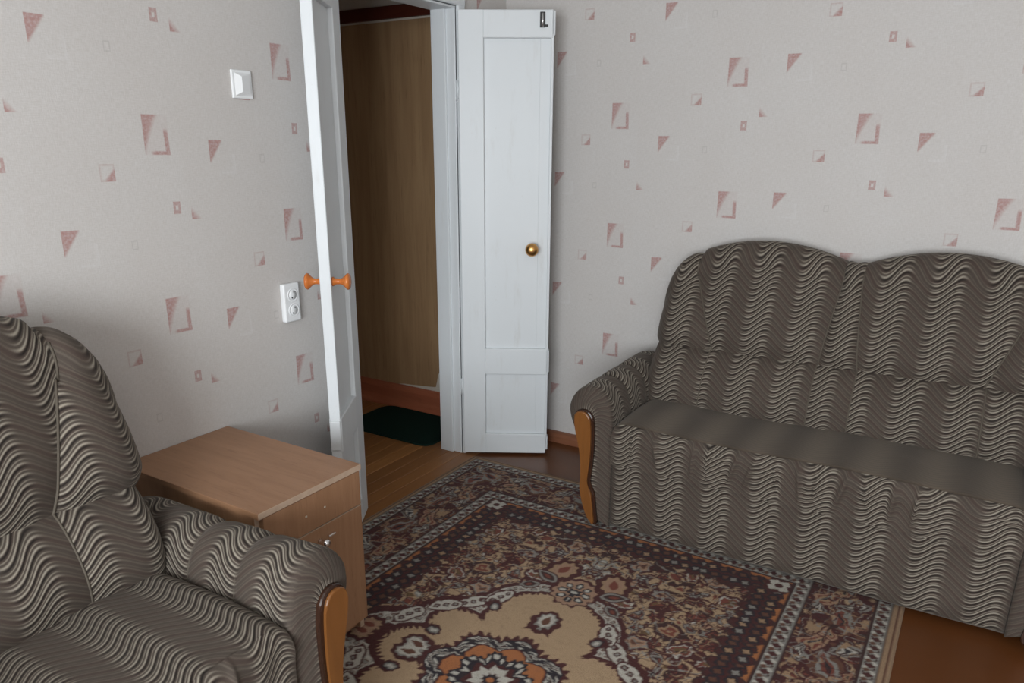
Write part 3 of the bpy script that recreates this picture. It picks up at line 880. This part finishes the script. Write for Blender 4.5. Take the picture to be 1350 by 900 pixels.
    tl = [(.146, .462), (.140, .415), (.127, .365), (.114, .31), (.109, .25), (.109, .20), (.112, .165), (.102, .12), (.088, .075), (.066, .032), (.052, .018)]
    tr = [(.044, .03), (.052, .08), (.057, .125), (.062, .155), (.079, .178), (.080, .21), (.074, .26), (.070, .32), (.070, .39), (.073, .44), (.080, .468), (.098, .484), (.120, .485), (.137, .477)]
    def smooth_poly(p, it=1):
        for _ in range(it):
            q = []
            for a, b_ in zip(p, p[1:]+p[:1]): q += [(a[0]*.75+b_[0]*.25, a[1]*.75+b_[1]*.25), (a[0]*.25+b_[0]*.75, a[1]*.25+b_[1]*.75)]
            p = q
        return p
    for sg in (-1, 1):
        mat = F
        # fine section
        S = []
        for a, b_ in zip(sec, sec[1:]):
            for t in (0, .5): S.append((a[0]+(b_[0]-a[0])*t, a[1]+(b_[1]-a[1])*t))
        S.append(sec[-1])
        for _ in range(2): S = [S[0]]+[((S[i-1][0]+2*S[i][0]+S[i+1][0])/4, (S[i-1][1]+2*S[i][1]+S[i+1][1])/4) for i in range(1, len(S)-1)]+[S[-1]]
        g = [0]
        for a, b_ in zip(S, S[1:]): g.append(g[-1]+math.hypot(a[0]-b_[0], a[1]-b_[1]))
        La = .60+dback; ny = 96; AB = (.02, .19, .36, La)
        cx, cz = .085, .40
        v, uv = [], []
        front_r = .03
        zz_ = [p_[1] for p_ in tl]
        def spine(z):
            z = max(.05, min(.43, z))
            xl = np.interp(z, [p_[1] for p_ in tl[::-1]], [p_[0] for p_ in tl[::-1]]); xr = np.interp(z, [p_[1] for p_ in tr], [p_[0] for p_ in tr])
            return (xl+xr)/2, z
        KR = 5
        for kr in range(KR, 0, -1):
            for i, (ox, oz) in enumerate(S):
                tx_, tz_ = spine(oz); up = max(0, min(1, (oz-.30)/.2)); k = 1-.10*up
                px = cx+(ox-cx)*k; pz = cz+(oz-cz)*k
                e_ = kr/KR*.95; dd_ = math.hypot(tx_-px, tz_-pz)
                ripple = .0025*math.sin(g[i]*330)*(1-e_)
                v.append((sg*(half+px+(tx_-px)*e_), -.016*math.sin(e_*1.5)+ripple, pz+(tz_-pz)*e_+zoff*up)); uv.append((.02-dd_*e_, g[i]))
        for j in range(ny):
            yy = La*j/(ny-1)
            seg = float(np.interp(yy, AB, (0, 1, 2, 3))); fseg = seg-math.floor(max(0, min(2.999, seg)))
            puff = 1-.095*abs(2*fseg-1)**6
            if seg < .5: puff = 1
            rnd_ = 1
            if yy < front_r: rnd_ = 1-.10*(1-math.sqrt(max(0, 1-(1-yy/front_r)**2)))
            for i, (ox, oz) in enumerate(S):
                up = max(0, min(1, (oz-.30)/.2))
                k = puff*rnd_ if up > 0 else 1
                k = 1+(k-1)*up
                px = cx+(ox-cx)*k; pz = cz+(oz-cz)*k
                pz += zoff*up+rise*up*math.sin(yy/La*math.pi*.5)
                v.append((sg*(half+px), yy, pz)); uv.append((yy+.02, g[i]))
        f = grid_faces(len(S), ny+KR, flip=(sg > 0))
        m_ = len(S)
        f.append(tuple(range(m_)) if sg > 0 else tuple(range(m_))[::-1]); f.append(tuple((ny+KR-1)*m_+i for i in range(m_))[::-1] if sg > 0 else tuple((ny+KR-1)*m_+i for i in range(m_)))
        arm = link('armrest', mesh('armrest', v, f, uv), mat, root)
        for e in (1, 2):
            yy = AB[e]
            p = []
            for i, (ox, oz) in enumerate(S):
                if oz < .2: continue
                up = max(0, min(1, (oz-.30)/.2)); k = 1-.095*up
                p.append((sg*(half+cx+(ox-cx)*k), yy, cz+(oz-cz)*k+zoff*up+rise*up*math.sin(yy/La*math.pi*.5)))
            tube('piping', p, .0026, MAT['piping'], arm)
        # wooden facing: dark back plate and amber front plate
        poly = smooth_poly(tl+tr, 1)
        cxp = sum(p[0] for p in poly)/len(poly)
        big = []
        npl = len(poly)
        for i, (a, z) in enumerate(poly):
            pa, pb = poly[i-1], poly[(i+1) % npl]; tx, tz = pb[0]-pa[0], pb[1]-pa[1]; ln = math.hypot(tx, tz)+1e-9
            big.append((a-tz/ln*.007, max(.014, z+tx/ln*.007)))
        # pick the outward direction
        areaS = sum(poly[i-1][0]*poly[i][1]-poly[i][0]*poly[i-1][1] for i in range(npl))
        if areaS > 0: big = [(2*a-b_[0], max(.014, 2*z-b_[1])) for (a, z), b_ in zip(poly, big)]
        fz = lambda z: z+zoff*max(0, min(1, (z-.30)/.2))
        dk_ = prism('arm_facing', [(sg*(half+a), fz(z)) for a, z in big], .04, MAT['trim_dark'], root, .006)
        dk_.location = (0, -.026, 0); dk_['label'] = 'dark lacquered wooden arm facing'
        lt_ = prism('facing_face', [(sg*(half+a), fz(z)) for a, z in poly], .012, MAT['trim_wood'], dk_, .004)
        lt_.location = (sg*.004, -.008, 0); lt_['label'] = 'amber wooden face'
    for sx in (-1, 1):
        for y_ in (.08, .60+dback):
            box('foot', (sx*(half-.06)-.03, y_-.03, 0), (sx*(half-.06)+.03, y_+.03, .016), MAT['trim_dark'], root)
    return root
MAT['piping'] = new_mat('taupe_cord', .8, lin(84, 76, 66))[0]
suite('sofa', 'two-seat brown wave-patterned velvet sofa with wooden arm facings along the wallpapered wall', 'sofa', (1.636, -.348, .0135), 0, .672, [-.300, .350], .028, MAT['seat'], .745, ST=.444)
suite('armchair', 'brown wave-patterned velvet armchair with wooden arm facings beside the cabinet', 'armchair', (.910, -2.232, .0140), R(90), .32, [-.015], .08, MAT['fab'], .41, .02, -.035)

# ================================================================== CABINET
cb = empty('bedside_cabinet', (.298, -1.5235, .0125), R(0)); tag(cb, 'brown laminate bedside cabinet with drawer and knobbed door beside the armchair', 'cabinet')
cx0, cx1, cy0, cy1, ch = -.296, .292, -.186, .186, .560
tp = box('top', (cx0, cy0-.004, ch-.018), (cx1+.004, cy1+.004, ch), MAT['cab'], cb, .001)
box('edge_band', (cx1+.004, cy0-.004, ch-.0175), (cx1+.0055, cy1+.004, ch-.0005), MAT['cab_edge'], tp)
box('edge_band', (cx0, cy0-.0055, ch-.0175), (cx1+.004, cy0-.004, ch-.0005), MAT['cab'], tp)
for a, b_ in ((cy0, cy0+.016), (cy1-.016, cy1)):
    sp = box('side_panel', (cx0, a, 0), (cx1-.018, b_, ch-.018), MAT['cab_front'], cb, .0008)
    box('edge_band', (cx1-.018, a, 0), (cx1-.0165, b_, ch-.018), MAT['cab_edge'], sp)
box('back_panel', (cx0, cy0+.016, .02), (cx0+.006, cy1-.016, ch-.018), MAT['cab_front'], cb)
box('bottom_panel', (cx0, cy0+.016, .03), (cx1-.02, cy1-.016, .046), MAT['cab_front'], cb)
dr = box('drawer', (cx1-.015, cy0+.012, ch-.128), (cx1+.002, cy1-.001, ch-.021), MAT['cab_front'], cb, .001)
for yy in (.04, -.03):
    lathe('screw_hole', [(.0001, 0), (.0035, 0), (.0035, .0012), (.0001, .0012)], MAT['hole'], dr, 10, Matrix.Translation((cx1+.0015, yy, ch-.078)) @ Matrix.Rotation(R(-90), 4, 'Z'))
dd = box('door', (cx1-.015, cy0+.012, .04), (cx1+.002, cy1-.001, ch-.132), MAT['cab_front'], cb, .001)
box('edge_band', (cx1-.013, cy0+.012, ch-.132), (cx1+.003, cy1-.001, ch-.1305), MAT['cab_edge'], dd)
box('plinth', (cx1-.05, cy0+.016, 0), (cx1-.035, cy1-.016, .04), MAT['cab_front'], cb)
hb = [(.0001, 0), (.008, 0), (.006, .004), (.0055, .014), (.011, .02), (.013, .026), (.0095, .033), (.0001, .036)]
h_ = lathe('knob', hb, MAT['chrome'], dd, 20, Matrix.Translation((cx1+.002, .012, ch-.172)) @ Matrix.Rotation(R(-90), 4, 'Z')); h_['label'] = 'small chrome knob'
h_ = box('catch', (cx1+.002, .04, ch-.172), (cx1+.012, .066, ch-.165), MAT['chrome'], dd, .002); h_['label'] = 'small chrome catch'

# ================================================================== MAT, SWITCH, SOCKET
def rounded_slab(name, w_, d_, h_, r_, mat, label, cat, loc, rz):
    pts = []
    for cx, cy, a0 in ((w_/2-r_, d_/2-r_, 0), (-w_/2+r_, d_/2-r_, 90), (-w_/2+r_, -d_/2+r_, 180), (w_/2-r_, -d_/2+r_, 270)):
        for k in range(9): an = R(a0+90*k/8); pts.append((cx+r_*math.cos(an), cy+r_*math.sin(an)))
    bm = bmesh.new(); b0 = [bm.verts.new((x, y, 0)) for x, y in pts]; b1 = [bm.verts.new((x, y, h_)) for x, y in pts]
    bm.faces.new(b0[::-1]); tf = bm.faces.new(b1); n = len(pts)
    for i in range(n): bm.faces.new((b0[i], b0[(i+1) % n], b1[(i+1) % n], b1[i]))
    bmesh.ops.bevel(bm, geom=[e for e in tf.edges], offset=h_*.45, segments=2, affect='EDGES')
    o = link(name, bm_mesh(name, bm), mat, None, loc, (0, 0, rz)); tag(o, label, cat)
    return o
rounded_slab('door_mat', .60, .395, .009, .06, MAT['green'], 'dark green rounded doormat on the hall planks', 'mat', (-.487, .168, .0), R(0))

sw = empty('light_switch', (0, -1.142, 1.65)); tag(sw, 'white square light switch on the left wallpapered wall', 'light switch')
bm = bmesh.new(); bm_box(bm, (0, -.038, -.042), (.009, .038, .042), .003); link('plate', bm_mesh('plate', bm), MAT['plastic'], sw)
v = [(.008, -.031, -.035), (.008, .031, -.035), (.008, .031, .035), (.008, -.031, .035), (.021, -.010, -.022), (.013, .027, -.028), (.013, .027, .028), (.021, -.010, .022)]
link('rocker', mesh('rocker', v, [(0, 1, 5, 4), (1, 2, 6, 5), (2, 3, 7, 6), (3, 0, 4, 7), (4, 5, 6, 7)], smooth=False), MAT['plastic'], sw)
so = empty('power_socket', (0, -1.025, .941)); tag(so, 'white double power socket low on the left wall beside the door leaf', 'socket')
bm = bmesh.new(); bm_box(bm, (0, -.036, -.068), (.022, .036, .068), .006, 3); link('housing', bm_mesh('housing', bm), MAT['plastic'], so)
for z in (.027, -.027):
    M = Matrix.Translation((.022, .003, z)) @ Matrix.Rotation(R(-90), 4, 'Z')
    cupo = lathe('outlet', [(.0235, -.001), (.0235, .0016), (.021, .0018), (.019, -.0005), (.0165, -.0005), (.0165, .0012), (.0001, .0012)][::-1], MAT['plastic'], so, 28, M)
    for dz in (-.0095, .0095):
        lathe('pin_hole', [(.0001, 0), (.0026, 0), (.0026, .002), (.0001, .002)], MAT['socket_dark'], cupo, 10, Matrix.Translation((.022, .003+dz*.5, z+dz)) @ Matrix.Rotation(R(-90), 4, 'Z'))
